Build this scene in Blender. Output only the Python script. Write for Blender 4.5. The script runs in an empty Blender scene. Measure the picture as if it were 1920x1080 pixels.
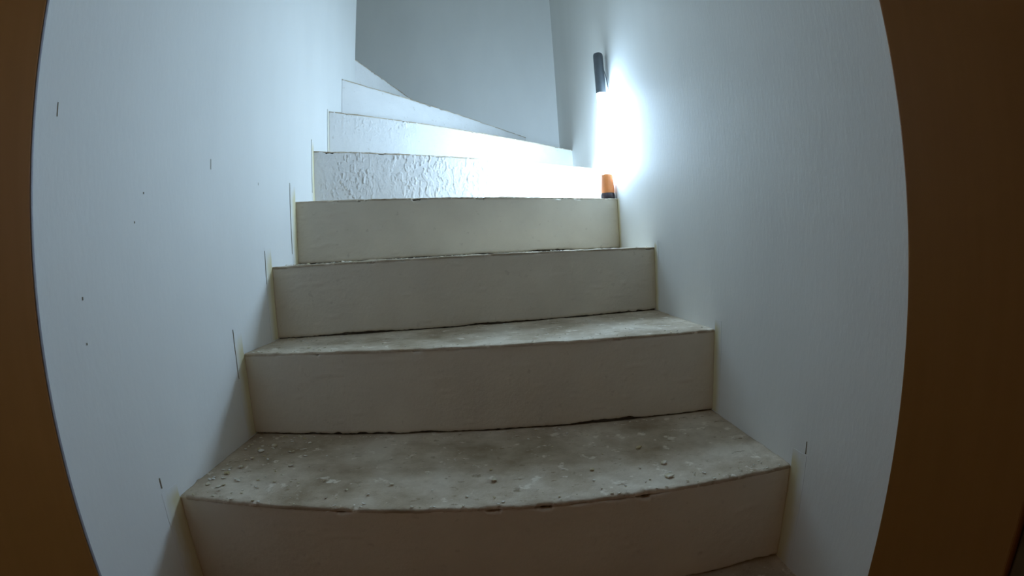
import bpy, bmesh, math, random
from mathutils import Vector, Matrix, noise
random.seed(7)
SC = bpy.context.scene
COL = SC.collection

# ------------------------------------------------------------------ camera, world, exposure
EYE = 0.520                                   # lens height above the landing (m)
PITCH, ROLL = -0.0723, 0.0490                 # looking a touch down, camera rolled
F_PX, C3 = 866.83, -0.0604                    # wide action-camera lens: theta = u (1 + C3 u^2), u = r / F_PX at 1920 px
cp, sp = math.cos(PITCH), math.sin(PITCH)
cr, sr = math.cos(ROLL), math.sin(ROLL)
right0, up0, fwd = Vector((1, 0, 0)), Vector((0, -sp, cp)), Vector((0, cp, sp))
right = cr * right0 - sr * up0
up = sr * right0 + cr * up0
cd = bpy.data.cameras.new('camera')
cam = bpy.data.objects.new('camera', cd)
COL.objects.link(cam)
cam.matrix_world = Matrix(((right.x, up.x, -fwd.x, 0), (right.y, up.y, -fwd.y, 0), (right.z, up.z, -fwd.z, EYE), (0, 0, 0, 1)))
cd.type = 'PANO'
cd.sensor_width = 36.0
cd.sensor_fit = 'HORIZONTAL'
cd.clip_start = 0.01
S = (1920 / 36.0) / F_PX
cy = cd
cy.panorama_type = 'FISHEYE_LENS_POLYNOMIAL'
cy.fisheye_fov = math.radians(175)
cy.fisheye_polynomial_k0 = 0.0
cy.fisheye_polynomial_k1 = -S
cy.fisheye_polynomial_k2 = 0.0
cy.fisheye_polynomial_k3 = -C3 * S ** 3
cy.fisheye_polynomial_k4 = 0.0
SC.camera = cam

world = bpy.data.worlds.new('world')
SC.world = world
world.use_nodes = True
bg = world.node_tree.nodes['Background']
bg.inputs['Color'].default_value = (1.0, 0.53, 0.24, 1)     # the dim, warm room behind the camera
bg.inputs['Strength'].default_value = 0.062

SC.view_settings.view_transform = 'Standard'
SC.view_settings.look = 'None'
SC.view_settings.gamma = 1.0
SC.view_settings.use_curve_mapping = False
SC.view_settings.exposure = 0.0
SC.cycles.max_bounces = 16
SC.cycles.diffuse_bounces = 10
SC.cycles.sample_clamp_indirect = 4.0
LAMP_COLOUR = (0.53, 0.76, 1.0, 1)
LAMP_STRENGTH = 226.0

# ------------------------------------------------------------------ materials
def nodes(name, rough=0.7, spec=0.3):
    m = bpy.data.materials.new(name)
    m.use_nodes = True
    nt = m.node_tree
    b = nt.nodes['Principled BSDF']
    b.inputs['Roughness'].default_value = rough
    b.inputs['Specular IOR Level'].default_value = spec
    return m, nt, b

def coords(nt, scale=(1, 1, 1)):
    g = nt.nodes.new('ShaderNodeNewGeometry')
    mp = nt.nodes.new('ShaderNodeMapping')
    mp.inputs['Scale'].default_value = scale
    nt.links.new(g.outputs['Position'], mp.inputs['Vector'])
    return mp.outputs['Vector']

def noise_tex(nt, vec, scale, detail=4, rough=0.55):
    n = nt.nodes.new('ShaderNodeTexNoise')
    n.inputs['Scale'].default_value = scale
    n.inputs['Detail'].default_value = detail
    n.inputs['Roughness'].default_value = rough
    nt.links.new(vec, n.inputs['Vector'])
    return n.outputs['Fac']

def ramp(nt, fac, stops):
    r = nt.nodes.new('ShaderNodeValToRGB')
    e = r.color_ramp.elements
    while len(e) < len(stops):
        e.new(0.5)
    for el, (p, c) in zip(e, stops):
        el.position = p
        el.color = (*c, 1)
    nt.links.new(fac, r.inputs['Fac'])
    return r.outputs['Color']

def mix(nt, fac, a, b):
    m = nt.nodes.new('ShaderNodeMix')
    m.data_type = 'RGBA'
    for s, k in ((fac, 0), (a, 6), (b, 7)):
        if isinstance(s, (int, float)):
            m.inputs[k].default_value = s
        elif isinstance(s, tuple):
            m.inputs[k].default_value = (*s, 1)
        else:
            nt.links.new(s, m.inputs[k])
    return m.outputs[2]

def bump(nt, b, height, strength, dist):
    n = nt.nodes.new('ShaderNodeBump')
    n.inputs['Strength'].default_value = strength
    n.inputs['Distance'].default_value = dist
    nt.links.new(height, n.inputs['Height'])
    nt.links.new(n.outputs['Normal'], b.inputs['Normal'])

def wall_paint(name, base, dark):
    m, nt, b = nodes(name, 0.62, 0.25)
    v = coords(nt, (1, 1, 0.35))
    n = noise_tex(nt, v, 6, 5)
    nt.links.new(ramp(nt, n, [(0.3, dark), (0.65, base)]), b.inputs['Base Color'])
    f = noise_tex(nt, v, 130, 3)
    bump(nt, b, f, 0.18, 0.0015)
    return m

def riser_paint(name, base, dark, relief):
    m, nt, b = nodes(name, 0.75, 0.2)
    v = coords(nt)
    n = noise_tex(nt, v, 9, 6)
    spots = noise_tex(nt, v, 55, 3)
    c = mix(nt, ramp(nt, n, [(0.3, (0, 0, 0)), (0.7, (1, 1, 1))]), dark, base)
    c = mix(nt, ramp(nt, spots, [(0.66, (0, 0, 0)), (0.74, (0.35, 0.35, 0.35))]), c, (0.50, 0.44, 0.36))
    nt.links.new(c, b.inputs['Base Color'])
    f = noise_tex(nt, v, 160, 4, 0.6)
    bump(nt, b, f, relief, 0.002)
    return m

def concrete(name, dark, mid, pale, white):
    m, nt, b = nodes(name, 0.85, 0.15)
    v = coords(nt)
    big = noise_tex(nt, v, 7, 8, 0.62)
    c = ramp(nt, big, [(0.30, dark), (0.48, mid), (0.62, pale)])
    sp_ = noise_tex(nt, v, 34, 5, 0.6)
    c = mix(nt, ramp(nt, sp_, [(0.60, (0, 0, 0)), (0.66, (0.75, 0.75, 0.75))]), c, white)
    dk = noise_tex(nt, coords(nt, (1, 1.6, 1)), 48, 4, 0.6)
    c = mix(nt, ramp(nt, dk, [(0.30, (0.8, 0.8, 0.8)), (0.37, (0, 0, 0))]), c, dark)
    nt.links.new(c, b.inputs['Base Color'])
    f = noise_tex(nt, v, 120, 6, 0.65)
    bump(nt, b, f, 0.5, 0.003)
    return m

def wood(name, a, c):
    m, nt, b = nodes(name, 0.6, 0.08)
    v = coords(nt, (1, 1, 0.06))
    n = noise_tex(nt, v, 60, 5)
    nt.links.new(ramp(nt, n, [(0.35, a), (0.65, c)]), b.inputs['Base Color'])
    bump(nt, b, n, 0.08, 0.001)
    return m

def plain(name, col, rough=0.5, spec=0.4, vary=0.85):
    m, nt, b = nodes(name, rough, spec)
    n = noise_tex(nt, coords(nt), 40, 3)
    nt.links.new(ramp(nt, n, [(0.3, tuple(x * vary for x in col)), (0.7, col)]), b.inputs['Base Color'])
    return m

M_WALL = wall_paint('white_wall_paint', (0.87, 0.875, 0.855), (0.835, 0.84, 0.82))
M_RISER = riser_paint('cream_riser_paint', (0.80, 0.74, 0.63), (0.73, 0.67, 0.57), 0.35)
M_RISER_ROUGH = riser_paint('white_rough_riser_paint', (0.87, 0.865, 0.85), (0.81, 0.805, 0.79), 0.45)
M_TREAD = concrete('bare_concrete', (0.33, 0.255, 0.165), (0.54, 0.45, 0.335), (0.71, 0.625, 0.50), (0.86, 0.79, 0.67))
M_CORE = concrete('raw_concrete', (0.09, 0.075, 0.06), (0.15, 0.13, 0.10), (0.22, 0.2, 0.16), (0.3, 0.28, 0.24))
def bare_plaster():
    m, nt, b = nodes('bare_yellow_plaster', 0.8, 0.15)
    at = nt.nodes.new('ShaderNodeAttribute')
    at.attribute_name = 'wear'
    n = noise_tex(nt, coords(nt, (1, 1, 0.3)), 60, 4)
    ad = nt.nodes.new('ShaderNodeMath')
    ad.operation = 'MULTIPLY_ADD'
    nt.links.new(n, ad.inputs[0])
    ad.inputs[1].default_value = 0.5
    nt.links.new(at.outputs['Fac'], ad.inputs[2])
    f = ramp(nt, ad.outputs[0], [(0.25, (0, 0, 0)), (0.85, (1, 1, 1))])
    c = mix(nt, f, (0.852, 0.857, 0.836), (0.75, 0.68, 0.45))
    nt.links.new(c, b.inputs['Base Color'])
    bump(nt, b, n, 0.15, 0.001)
    return m
M_BARE = bare_plaster()
M_WOOD = wood('brown_wood', (0.200, 0.078, 0.016), (0.210, 0.083, 0.018))
M_DARKWOOD = wood('dark_brown_wood', (0.06, 0.035, 0.014), (0.09, 0.05, 0.02))
M_EDGE_STRIP = plain('grey_edge_strip', (0.34, 0.33, 0.37), 0.4)
M_CRACK = plain('dark_crack', (0.38, 0.36, 0.28), 0.9, 0.1)
def flake_mat():
    m, nt, b = nodes('plaster_flake', 0.9, 0.1)
    n = noise_tex(nt, coords(nt), 45, 2)
    nt.links.new(ramp(nt, n, [(0.34, (0.56, 0.48, 0.28)), (0.48, (0.70, 0.64, 0.49)), (0.60, (0.82, 0.79, 0.72))]), b.inputs['Base Color'])
    return m
M_FLAKE = flake_mat()
M_HANDLE = plain('dark_grey_plastic', (0.15, 0.175, 0.20), 0.42, 0.45)  # grey lightened to carry the glare haze beside the lit tube
M_ORANGE = plain('orange_plastic', (0.90, 0.32, 0.11), 0.4, 0.45)  # orange made slightly paler, tube glare included in the colour
M_BASE = plain('black_rubber', (0.07, 0.055, 0.065), 0.6, 0.3)
M_STEEL = plain('grey_steel', (0.20, 0.22, 0.25), 0.35, 0.5)
M_LED = bpy.data.materials.new('lit_tube')
M_LED.use_nodes = True
_b = M_LED.node_tree.nodes['Principled BSDF']
_b.inputs['Base Color'].default_value = (0.8, 0.8, 0.8, 1)
_b.inputs['Emission Color'].default_value = LAMP_COLOUR
_b.inputs['Emission Strength'].default_value = LAMP_STRENGTH

# ------------------------------------------------------------------ helpers
def mesh_obj(name, verts, faces, mat, parent=None, smooth=False):
    me = bpy.data.meshes.new(name)
    me.from_pydata([tuple(v) for v in verts], [], faces)
    bm = bmesh.new()
    bm.from_mesh(me)
    bmesh.ops.recalc_face_normals(bm, faces=bm.faces)
    bm.to_mesh(me)
    bm.free()
    if smooth:
        me.polygons.foreach_set('use_smooth', [True] * len(me.polygons))
    me.materials.append(mat)
    o = bpy.data.objects.new(name, me)
    COL.objects.link(o)
    if parent:
        o.parent = parent
    return o

def prism(poly, z0, z1):
    n = len(poly)
    v = [(x, y, z0) for x, y in poly] + [(x, y, z1) for x, y in poly]
    f = [list(range(n))[::-1], list(range(n, 2 * n))] + [[i, (i + 1) % n, n + (i + 1) % n, n + i] for i in range(n)]
    return v, f

def struct(o, label=None):
    o['kind'] = 'structure'
    if label:
        o['label'] = label
    return o

def empty(name, loc=(0, 0, 0)):
    o = bpy.data.objects.new(name, None)
    o.location = loc
    o.empty_display_size = 0.05
    COL.objects.link(o)
    return o

def tag(o, label, cat, group=None, kind=None):
    o['label'] = label
    if cat:
        o['category'] = cat
    if group:
        o['group'] = group
    if kind:
        o['kind'] = kind
    return o

def skin(front, back):
    """grid of front points (rows of equal length) with a rim that turns back onto the same border moved by back()"""
    R, Cn = len(front), len(front[0])
    v = [p for row in front for p in row]
    f = [[r * Cn + c, r * Cn + c + 1, (r + 1) * Cn + c + 1, (r + 1) * Cn + c] for r in range(R - 1) for c in range(Cn - 1)]
    ring = [(0, c) for c in range(Cn)] + [(r, Cn - 1) for r in range(1, R)] + [(R - 1, c) for c in range(Cn - 2, -1, -1)] + [(r, 0) for r in range(R - 2, 0, -1)]
    base = len(v)
    v += [back(front[r][c]) for r, c in ring]
    n = len(ring)
    for i in range(n):
        a, b = ring[i], ring[(i + 1) % n]
        f.append([a[0] * Cn + a[1], b[0] * Cn + b[1], base + (i + 1) % n, base + i])
    return v, f

def N(x, y=0.0, z=0.0):
    return noise.noise(Vector((x, y, z)))

def FR(x, y, z, o=4):
    return noise.fractal(Vector((x, y, z)), 1.0, 2.0, o)

# ------------------------------------------------------------------ plan (metres; x right, y away from the lens)
H = 0.175
AL, BL = -0.5122, -0.0558          # left wall face  x = AL + BL y
AR, BR = 0.4539, -0.0456           # right wall face x = AR + BR y
xl = lambda y: AL + BL * y
xr = lambda y: AR + BR * y
CORNER = (xl(1.827), 1.827)        # where the left wall ends and the stair turns
BACK = (xr(2.766), 2.766)          # right rear corner
yb = lambda x: BACK[1] + 0.0456 * (x - BACK[0])
XEND = -1.75
TOP = 2.75

# walls
def wall(name, poly, z0, z1, label):
    v, f = prism(poly, z0, z1)
    return struct(mesh_obj(name, v, f, M_WALL), label)

wall_left = wall('wall_left', [(xl(0.30), 0.30), CORNER, (CORNER[0] - 0.12, 1.8205), (xl(0.30) - 0.12, 0.293)], -0.05, TOP,
                 'white painted left wall of the stairwell ending in a corner')
wall('wall_inner', [(CORNER[0] - 0.1205, 1.8205), (XEND, 1.827), (XEND, 1.70), (CORNER[0] - 0.1135, 1.70)], -0.05, TOP, 'white wall behind the corner along the upper flight')
wall_right = wall('wall_right', [(xr(0.32), 0.32), BACK, (BACK[0] + 0.13, BACK[1] + 0.13), (xr(0.32) + 0.13, 0.32)], -0.05, TOP,
                  'white painted right wall of the stairwell')
wall_back = wall('wall_back', [BACK, (BACK[0] + 0.13, BACK[1] + 0.13), (XEND, yb(XEND) + 0.13), (XEND, yb(XEND))], -0.05, TOP,
                 'plain grey white wall behind the turning steps')
wall_end = wall('wall_end', [(XEND, 1.70), (XEND, yb(XEND) + 0.13), (XEND - 0.1, yb(XEND) + 0.13), (XEND - 0.1, 1.70)], -0.05, TOP, 'white wall closing the upper flight')
v, f = prism([(XEND - 0.1, 0.30), (0.60, 0.33), (0.60, 3.0), (XEND - 0.1, 2.9)], TOP, TOP + 0.1)
struct(mesh_obj('ceiling', v, f, M_WALL), 'white ceiling of the stairwell')

# landing floor (bare screed, uneven)
rows = []
for j in range(60):
    y = -0.35 + 1.05 * j / 59
    rows.append([Vector((-1.1 + 2.2 * i / 119, y, 0.0015 * FR(i * 0.35, j * 0.35, 3.3))) for i in range(120)])
v, f = skin(rows, lambda p: Vector((p.x, p.y, -0.05)))
struct(mesh_obj('floor', v, f, M_TREAD, smooth=True), 'bare concrete landing below the first step')

# ------------------------------------------------------------------ door frame (brown wood, seen from inside the opening)
door = struct(empty('door_1', (-0.05, 0.3, 0)), 'brown wooden door frame around the foot of the stairs')
ex = Vector((0.943, 0.0347)).normalized()
ey = Vector((-ex.y, ex.x))
def frame_pts(o, a, b, c, d):      # rectangle in the frame's own axes, origin o
    return [tuple(o + ex * x + ey * y) for x, y in ((a, c), (b, c), (b, d), (a, d))]
def part(name, poly, z0, z1, mat, bev=0.0, parent=door):
    v, f = prism([(x - parent.location.x, y - parent.location.y) for x, y in poly], z0, z1)
    o = mesh_obj(name, v, f, mat, parent)
    if bev:
        md = o.modifiers.new('bevel', 'BEVEL')
        md.width = bev
        md.segments = 3
    return o
OL, OR_ = Vector((-0.520, 0.3607)), Vector((0.423, 0.3953))
HEAD = 2.02
part('jamb', frame_pts(OL, -0.035, 0.0, -0.17, 0.0), 0.0, HEAD, M_WOOD, 0.0025)
part('jamb', frame_pts(OR_, 0.0, 0.035, -0.168, 0.0), 0.0, HEAD, M_WOOD, 0.003)
part('head_jamb', frame_pts(OL, 0.0, 0.9436, -0.168, 0.0), HEAD - 0.035, HEAD, M_WOOD, 0.003)
part('architrave', frame_pts(OL, -0.085, -0.006, -0.186, -0.1705), 0.0, HEAD + 0.07, M_DARKWOOD, 0.003)
part('architrave', frame_pts(OR_, 0.006, 0.085, -0.186, -0.1685), 0.0, HEAD + 0.07, M_DARKWOOD, 0.003)
part('head_architrave', frame_pts(OL, -0.005, 0.9486, -0.186, -0.1685), HEAD, HEAD + 0.07, M_DARKWOOD, 0.003)
s = part('edge_strip', frame_pts(OL, -0.009, -0.0005, 0.0, 0.0045), 0.0, HEAD - 0.03, M_EDGE_STRIP, 0.0015)  # thin grey strip along the back edge of the left jamb
s['label'] = 'thin grey line where the frame meets the left wall'
# wall that carries the frame
def fwall(name, poly, z0, z1, label):
    v, f = prism(poly, z0, z1)
    return struct(mesh_obj(name, v, f, M_WALL), label)
fwall('wall_front', frame_pts(OL, -0.70, -0.036, -0.168, -0.065), 0.0, TOP, 'wall left of the door frame')
fwall('wall_front', frame_pts(OR_, 0.036, 0.70, -0.166, -0.077), 0.0, TOP, 'wall right of the door frame')
fwall('wall_front', frame_pts(OL, -0.036, 0.98, -0.166, -0.065), HEAD + 0.001, TOP, 'wall above the door frame')

# ------------------------------------------------------------------ staircase
ends = {  # riser line ends in plan: left wall end, right wall end
    'A': ((xl(0.570), 0.570), (xr(0.607), 0.607)), 'B': ((xl(0.853), 0.853), (xr(0.892), 0.892)),
    'C': ((xl(1.025), 1.025), (xr(1.2415), 1.2415)), 'D': ((xl(1.191), 1.191), (xr(1.5857), 1.5857)),
    'E': ((xl(1.3416), 1.3416), (xr(1.9485), 1.9485)), 'F': ((xl(1.4924), 1.4924), (xr(2.3686), 2.3686)),
    'G': ((xl(1.6403), 1.6403), (0.127, yb(0.127))), 'H': ((-0.629, 1.829), (-0.430, yb(-0.430))),
    'I': ((-0.800, 1.828), (-1.030, yb(-1.030))), 'J': ((-1.080, 1.828), (-1.240, yb(-1.240)))}
order = 'ABCDEFGHIJ'
stair = empty('staircase', (0, 0, 0))
tag(stair, 'bare concrete winder staircase with painted risers turning left behind the wall', 'staircase')

BOW = {'A': 0.010}                      # the lowest nosing swells a little towards the room
def riser_pt(k, u, off=0.0):
    (x0, y0), (x1, y1) = ends[k]
    d = Vector((x1 - x0, y1 - y0))
    n = Vector((d.y, -d.x)).normalized()        # towards the viewer
    p = Vector((x0, y0)) + d * u + n * (off + BOW.get(k, 0) * (1 - (2 * u - 1) ** 2))
    return p

def chips(k, u):
    s = ord(k) * 3.7
    c = max(0.0, N(u * 14 + s, 1.3) - 0.16) * 0.008                     # long shallow losses
    c += min(0.0046, max(0.0, N(u * 27 + s, 5.1) - 0.14) * 0.04) * (0.75 + 0.6 * N(u * 110, 4.4))   # flat-bottomed bites
    c += (0.3 + max(0.0, N(u * 7 + s, 8.0)) * 2) * max(0.0, N(u * 150 + s, 2.9)) * 0.0035   # ragged fringe
    if k == 'A':                        # the lowest edge is worn most right of its middle
        c *= 1.0 + 0.6 * math.exp(-((u - 0.66) / 0.16) ** 2)
        c += 0.0062 * math.exp(-((u - 0.66) / 0.13) ** 2) * max(0.0, 0.7 + N(u * 32, 3.0))
    return c

def relief(k, u, w, L):
    """surface relief of the riser plaster in metres, u 0..1 along, w metres up"""
    x = u * L
    s = ord(k) * 2.3
    h = 0.0012 * N(x * 5 + s, w * 7, s) + 0.0005 * FR(x * 28 + s, w * 34, s)
    if k in 'EF':                                   # crumbly, ridged plaster
        a = 1.0 if k == 'E' else max(0.0, min(1.0, 1.6 * (w / H - 0.45) - 0.9 * abs(u - 0.2) + 0.3))
        g = min(1.0, max(0.0, N(x * 8 + s, w * 4, 9.0) * 1.8 + 0.6))
        e = FR(x * 64 + s, w * 34, s, 4)
        led = min(1.0, max(0.0, (e - 0.16) / 0.10))         # edges of flaked coats
        e2 = FR(x * 120 + s, w * 75, s + 4, 3)
        led2 = min(1.0, max(0.0, (e2 - 0.30) / 0.12))
        h += a * g * (0.00130 * led + 0.0011 * led2) + a * 0.0003 * FR(x * 120, w * 110, s, 2)
    elif k in 'ABCD':                               # trowel chatter and grains
        q = N(x * 9 + s, w * 50, 4.0)
        h += 0.0020 * max(0.0, q - 0.38)
        h += 0.0045 * max(0.0, N(x * 24 + s, w * 75, 7.0) - 0.45)
        h += 0.0035 * max(0.0, N(x * 60 + s, w * 90, 1.0) - 0.50)
        if k == 'D':
            b = math.exp(-((x - 0.10) / 0.05) ** 2)
            h += 0.0016 * b * max(0.0, math.sin(w * 190 + 5 * N(x * 16, w * 14))) * max(0.0, 0.5 + N(x * 30, w * 40, 3.0))
    else:
        h += 0.0012 * FR(x * 20 + s, w * 20, s, 3)
    return h

for i, k in enumerate(order):
    z = (i + 1) * H
    nxt = order[i + 1] if i + 1 < len(order) else None
    L = (Vector(ends[k][1]) - Vector(ends[k][0])).length
    # back edge of the tread, as a function of u
    if nxt is None:
        back = lambda u, o=0.0: Vector((XEND, 1.828 + (yb(XEND) - 1.828) * u))
    elif k == 'F':
        gl, gr = Vector(ends['G'][0]), Vector(ends['G'][1])
        def back(u, o=0.0, us=0.80):
            if u <= us:
                return riser_pt('G', u / us, -o)
            return gr.lerp(Vector(BACK), (u - us) / (1 - us))
    else:
        back = lambda u, o=0.0, kk=nxt: riser_pt(kk, u, -o)
    # concrete body
    nb = 10
    poly = [tuple(riser_pt(k, t / nb, -0.009)) for t in range(nb + 1)]
    us = [t / nb for t in range(nb, -1, -1)]
    poly += [tuple(back(u, 0.0088)) for u in us]
    v, f = prism(poly, 0.0 if i == 0 else z - H * 1.5, z - 0.006)
    step = mesh_obj('step', v, f, M_CORE, stair)
    # tread skin
    nu, nv = (420, 60) if k in 'AB' else (340, 30)
    rows = []
    for a in range(nv + 1):
        t = a / nv
        row = []
        for b in range(nu + 1):
            u = b / nu
            ov = 0.0010 + 0.0012 * N(u * 55 + i * 9, 2.2) + 0.0012 * N(u * 160 + i, 6.2) - 0.5 * chips(k, u)
            p0, p1 = riser_pt(k, u, ov), back(u, 0.0065)
            p = p0.lerp(p1, t)
            zz = 0.0011 * FR(p.x * 14, p.y * 14, i * 3.1) + 0.0007 * FR(p.x * 60, p.y * 60, i * 1.7, 3)
            zz += 0.0035 * max(0, FR(p.x * 22 + 5, p.y * 34, i + 0.5, 3) - 0.35)
            if a == 0:
                zz -= 0.0012 + 0.15 * chips(k, u)
            elif a == 1:
                zz -= 0.08 * chips(k, u)
            row.append(Vector((p.x, p.y, z + zz - 0.001)))
        rows.append(row)
    v, f = skin(rows, lambda p, zb=z: Vector((p.x, p.y, zb - 0.0062)))
    tr = mesh_obj('tread', v, f, M_TREAD, step, True)
    # riser skin
    nu, nv = (620, 96) if k in 'EF' else (380, 46)
    zb = z - H
    rows = []
    for a in range(nv + 1):
        t = a / nv
        row = []
        for b in range(nu + 1):
            u = b / nu
            zt = z - 0.0022 - chips(k, u)
            z0 = zb + 0.0015 + 0.008 * max(0.0, N(u * 9 + i * 5, 7.7) - 0.1) + 0.005 * max(0.0, N(u * 45 + i, 3.3)) * max(0.0, 0.6 + N(u * 6, i * 2.2)) + 0.002 * max(0.0, N(u * 120, i * 1.3))
            zz = z0 + (zt - z0) * t
            h = relief(k, u, zz - zb, L)
            if a in (0, nv):
                h -= 0.002
            p = riser_pt(k, u, h)
            row.append(Vector((p.x, p.y, zz)))
        rows.append(row)
    q = (riser_pt(k, 0.5, -0.0092) - riser_pt(k, 0.5, 0))
    v, f = skin(rows, lambda p, q=q: Vector((p.x + q.x, p.y + q.y, p.z)))
    rs = mesh_obj('riser', v, f, M_RISER_ROUGH if k in 'EFGHIJ' else M_RISER, step, True)
    if k in 'EF':
        rs['label'] = 'brightly lit white riser with rough crumbly plaster'

# ------------------------------------------------------------------ bare plaster strips on the walls beside the risers
def on_wall(side, y0, y1, z0, z1, th, wob=0.0, seed=0.0):
    """thin slab lying on a wall, its front (viewer side) edge a little uneven"""
    fx = xl if side == 'l' else xr
    sgn = 1 if side == 'l' else -1
    nrm = Vector((1, -BL)).normalized() if side == 'l' else Vector((-1, BR)).normalized()
    n = 14
    front = []
    for j in range(n + 1):
        z = z0 + (z1 - z0) * j / n
        ya = y0 + wob * N(z * 30 + seed, seed)
        front.append([Vector((fx(y) + nrm.x * th, y + nrm.y * th, z)) for y in (ya, y1)])
    return skin(front, lambda p: Vector((p.x - nrm.x * (th - 0.0001), p.y - nrm.y * (th - 0.0001), p.z)))

def strip(side, k, wd, over):
    """patch of bare plaster beside a riser: most worn at the riser, thinning out towards the painted wall"""
    i = order.index(k)
    y = ends[k][0 if side == 'l' else 1][1]
    fx = xl if side == 'l' else xr
    nrm = Vector((1, -BL)).normalized() if side == 'l' else Vector((-1, BR)).normalized()
    z0, z1, zc = i * H + 0.001, (i + 1) * H + over, (i + 1) * H - 0.003
    NY, NZ = 8, 26
    rows, wear = [], []
    for a in range(NZ + 1):
        z = z0 + (z1 - z0) * a / NZ
        row = []
        for b in range(NY + 1):
            t = b / NY                                        # 0 outer edge, 1 riser
            yy = y - wd + (wd - 0.0025 if z > zc else wd + 0.003) * t + 0.002 * (1 - t) * N(z * 28 + i, 1.0)
            wv = t * (1.0 if z < zc else max(0.0, 1 - (z - zc) / max(over, 0.001)))
            row.append(Vector((fx(yy) + nrm.x * 0.00035, yy + nrm.y * 0.00035, z)))
            wear.append(wv)
        rows.append(row)
    v, f = skin(rows, lambda p: Vector((p.x - nrm.x * 0.0003, p.y - nrm.y * 0.0003, p.z)))
    o = mesh_obj('plaster_strip', v, f, M_BARE, wall_left if side == 'l' else wall_right)
    wear += [0.0] * (len(v) - len(wear))
    at = o.data.attributes.new('wear', 'FLOAT', 'POINT')
    at.data.foreach_set('value', wear)
    o['label'] = 'strip of bare yellowish plaster beside a riser'
for k, wd, over in (('A', 0.042, 0.022), ('B', 0.036, 0.045), ('C', 0.037, 0.045), ('D', 0.035, 0.04), ('E', 0.022, 0.025), ('F', 0.010, 0.0)):
    strip('l', k, wd, over)
for k, wd, over in (('A', 0.038, 0.03), ('B', 0.03, 0.02), ('C', 0.028, 0.015), ('D', 0.03, 0.0)):
    strip('r', k, wd, over)
# hairline cracks (side, y, z0, z1, width) and nail holes
for side, y, z0, z1, w in (('l', 0.818, 0.305, 0.405, 0.0012), ('l', 0.989, 0.485, 0.562, 0.0014), ('l', 1.152, 0.555, 0.745, 0.0010), ('l', 1.322, 0.74, 0.905, 0.0012),
                           ('l', 0.532, 0.205, 0.222, 0.0010), ('r', 0.572, 0.208, 0.228, 0.0010), ('l', 1.475, 0.90, 1.05, 0.001)):
    v, f = on_wall(side, y - w / 2, y + w / 2, z0, z1, 0.0012, 0.0012, y * 9)
    o = mesh_obj('hairline_crack', v, f, M_CRACK, wall_left if side == 'l' else wall_right)

# small nicks in the left wall: y, z, height, width
for yy, zz, hgt, w in ((0.4057, 0.7324, 0.018, 0.0008), (0.7698, 0.7254, 0.02, 0.001), (0.5761, 0.6478, 0.003, 0.0016), (0.5539, 0.6022, 0.003, 0.0018), (0.9694, 0.7156, 0.006, 0.001), (0.4417, 0.4438, 0.003, 0.0016), (0.4433, 0.5009, 0.004, 0.0014)):
    v, f = on_wall('l', yy - w / 2, yy + w / 2, zz - hgt / 2, zz + hgt / 2, 0.0007, 0.0, 0.0)
    mesh_obj('wall_nick', v, f, M_CRACK, wall_left)

# ------------------------------------------------------------------ crumbs and flakes on the treads
def flake(c, r, th, rnd, tilt=0.25):
    n = rnd.randint(5, 7)
    a0 = rnd.random() * 6.28
    st = 0.55 + 0.45 * rnd.random()
    tx, ty = rnd.uniform(-tilt, tilt), rnd.uniform(-tilt, tilt)
    pts = []
    for j in range(n):
        a = a0 + 6.283 * j / n
        rr = r * rnd.uniform(0.65, 1.15)
        pts.append((math.cos(a) * rr, math.sin(a) * rr * st))
    v, f = [], []
    for lift in (0.0, th):
        for x, y in pts:
            q = 1.0 if lift == 0 else 0.82
            v.append(Vector((c.x + x * q, c.y + y * q, c.z + lift + abs(tx) * r * 0.5 + tx * x + ty * y)))
    f = [list(range(n))[::-1], list(range(n, 2 * n))] + [[j, (j + 1) % n, n + (j + 1) % n, n + j] for j in range(n)]
    return v, f

rnd = random.Random(11)
def crumbs(k, count, label):
    i = order.index(k)
    kk = order[i + 1]
    V, Fs = [], []
    for _ in range(count):
        u, t = rnd.random(), rnd.random()
        m = rnd.random()
        if m < 0.18:
            t = t * t * 0.12                        # along the nosing
        elif m < 0.42:
            t = 1 - t * t * 0.15                    # swept against the riser
        elif m < 0.68:
            u = 0.02 + 0.16 * u * u                 # by the left wall
        u = min(max(u, 0.012), 0.985)
        t = min(max(t, 0.02), 0.95)
        p = riser_pt(k, u).lerp(riser_pt(kk, u), t)
        v, f = flake(Vector((p.x, p.y, (i + 1) * H + 0.0002)), (rnd.uniform(0.0012, 0.0034) if m < 0.42 or m > 0.68 else rnd.uniform(0.002, 0.0055)), rnd.uniform(0.0003, 0.0010), rnd)
        b = len(V)
        V += v
        Fs += [[x + b for x in q] for q in f]
    o = mesh_obj('plaster_debris', V, Fs, M_FLAKE)
    tag(o, label, 'debris', kind='stuff')
crumbs('A', 260, 'fine plaster crumbs scattered over the lowest tread')
crumbs('B', 170, 'fine plaster crumbs scattered over the second tread')
crumbs('C', 120, 'fine plaster crumbs along the edge of the third tread')

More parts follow.
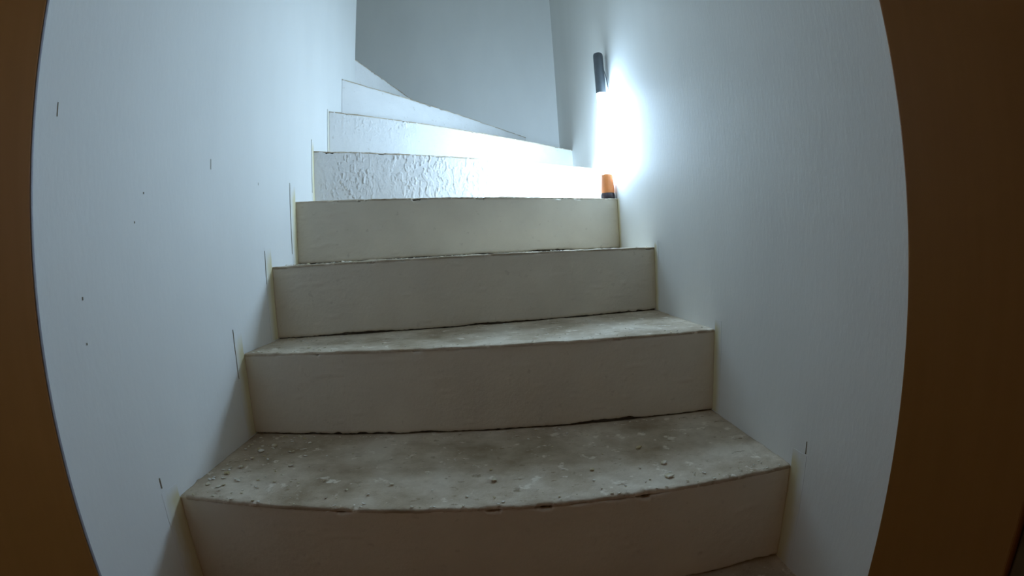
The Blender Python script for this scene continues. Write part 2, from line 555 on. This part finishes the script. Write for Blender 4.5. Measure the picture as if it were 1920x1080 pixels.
def lone(x, y, r, label, group):
    c = Vector((x, y, H + 0.0006))
    v, f = flake(Vector((0, 0, 0)), r, 0.0016, rnd, 0.14)
    o = mesh_obj('plaster_chip', v, f, M_FLAKE)
    o.location = c
    tag(o, label, 'chip', group)
GL, GR = 'plaster chips by the left wall', 'plaster chips on the open tread'
for x, y, r, lab in ((-0.4954, 0.7626, 0.0085, 'largest pale plaster chip in the left wall heap on the lowest tread'),
                     (-0.4809, 0.7915, 0.0070, 'plaster chip of the left wall heap lying nearest the second riser'),
                     (-0.4940, 0.7268, 0.0060, 'small plaster chip just below the largest one by the left wall'),
                     (-0.4963, 0.6881, 0.0070, 'plaster chip of the left wall heap midway to the front edge'),
                     (-0.5087, 0.6589, 0.0075, 'plaster chip of the left wall heap lying nearest the front edge'),
                     (-0.4032, 0.7048, 0.0060, 'lone plaster chip a little right of the left wall heap')):
    lone(x, y, r, lab, GL)
for x, y, r, lab in ((0.2072, 0.7430, 0.0060, 'pale plaster chip near the second riser, right of the lowest tread'),
                     (0.2322, 0.6751, 0.0065, 'pale plaster chip halfway across the right end of the lowest tread'),
                     (0.2257, 0.6281, 0.0080, 'biggest pale plaster chip on the front edge at right of lowest tread'),
                     (0.1130, 0.6755, 0.0055, 'pale plaster chip right of the middle of the lowest tread'),
                     (-0.0418, 0.6587, 0.0060, 'pale plaster chip in the very middle of the lowest tread'),
                     (-0.2019, 0.6486, 0.0045, 'tiny pale plaster chip left of the middle of the lowest tread')):
    lone(x, y, r, lab, GR)

# ------------------------------------------------------------------ the work light
LX, LY, LZ = 0.3527, 1.604, 4 * H
lamp = empty('work_light', (LX, LY, LZ + 0.0012))
tag(lamp, 'slim upright tube work light, lit, standing on the fourth step against right wall', 'lamp')
def lathe(name, prof, mat, parent, seg=32):
    v, f = [], []
    for r, z in prof:
        for j in range(seg):
            a = 2 * math.pi * j / seg
            v.append((r * math.cos(a), r * math.sin(a), z))
    for q in range(len(prof) - 1):
        for j in range(seg):
            f.append([q * seg + j, q * seg + (j + 1) % seg, (q + 1) * seg + (j + 1) % seg, (q + 1) * seg + j])
    f.append(list(range(seg))[::-1])
    f.append([(len(prof) - 1) * seg + j for j in range(seg)])
    o = mesh_obj(name, v, f, mat, parent, True)
    md = o.modifiers.new('edges', 'EDGE_SPLIT')
    md.split_angle = math.radians(40)
    return o
lathe('base', [(0.0235, 0.0), (0.0245, 0.003), (0.0245, 0.012), (0.0225, 0.019)], M_BASE, lamp)
lathe('collar', [(0.0222, 0.0192), (0.0232, 0.024), (0.0195, 0.079), (0.0185, 0.085)], M_ORANGE, lamp)
lathe('light_tube', [(0.0150, 0.0852), (0.0155, 0.089), (0.0155, 0.380), (0.0150, 0.3838)], M_LED, lamp)
lathe('handle', [(0.0172, 0.384), (0.0180, 0.389), (0.0180, 0.527), (0.0172, 0.535), (0.0150, 0.539)], M_HANDLE, lamp)
def tube(name, pts, r, mat, parent, seg=10):
    v, f = [], []
    for i, p in enumerate(pts):
        p = Vector(p)
        d = (Vector(pts[min(i + 1, len(pts) - 1)]) - Vector(pts[max(i - 1, 0)])).normalized()
        a = d.cross(Vector((0, 1, 0)))
        if a.length < 0.1:
            a = d.cross(Vector((1, 0, 0)))
        a.normalize()
        b = d.cross(a)
        for j in range(seg):
            t = 2 * math.pi * j / seg
            v.append(p + (a * math.cos(t) + b * math.sin(t)) * r)
    for i in range(len(pts) - 1):
        for j in range(seg):
            f.append([i * seg + j, i * seg + (j + 1) % seg, (i + 1) * seg + (j + 1) % seg, (i + 1) * seg + j])
    f.append(list(range(seg))[::-1])
    f.append([(len(pts) - 1) * seg + j for j in range(seg)])
    return mesh_obj(name, v, f, mat, parent, True)
hk = [(0.0165 + 0.0085 * (1 - (1 - t) ** 2), -0.006 - 0.010 * t, 0.470 - 0.085 * t) for t in [j / 12 for j in range(13)]]
hk = [(0.0150, -0.004, 0.474)] + hk
tube('clip', hk, 0.0016, M_STEEL, lamp)['label'] = 'thin curved wire clip on the handle'
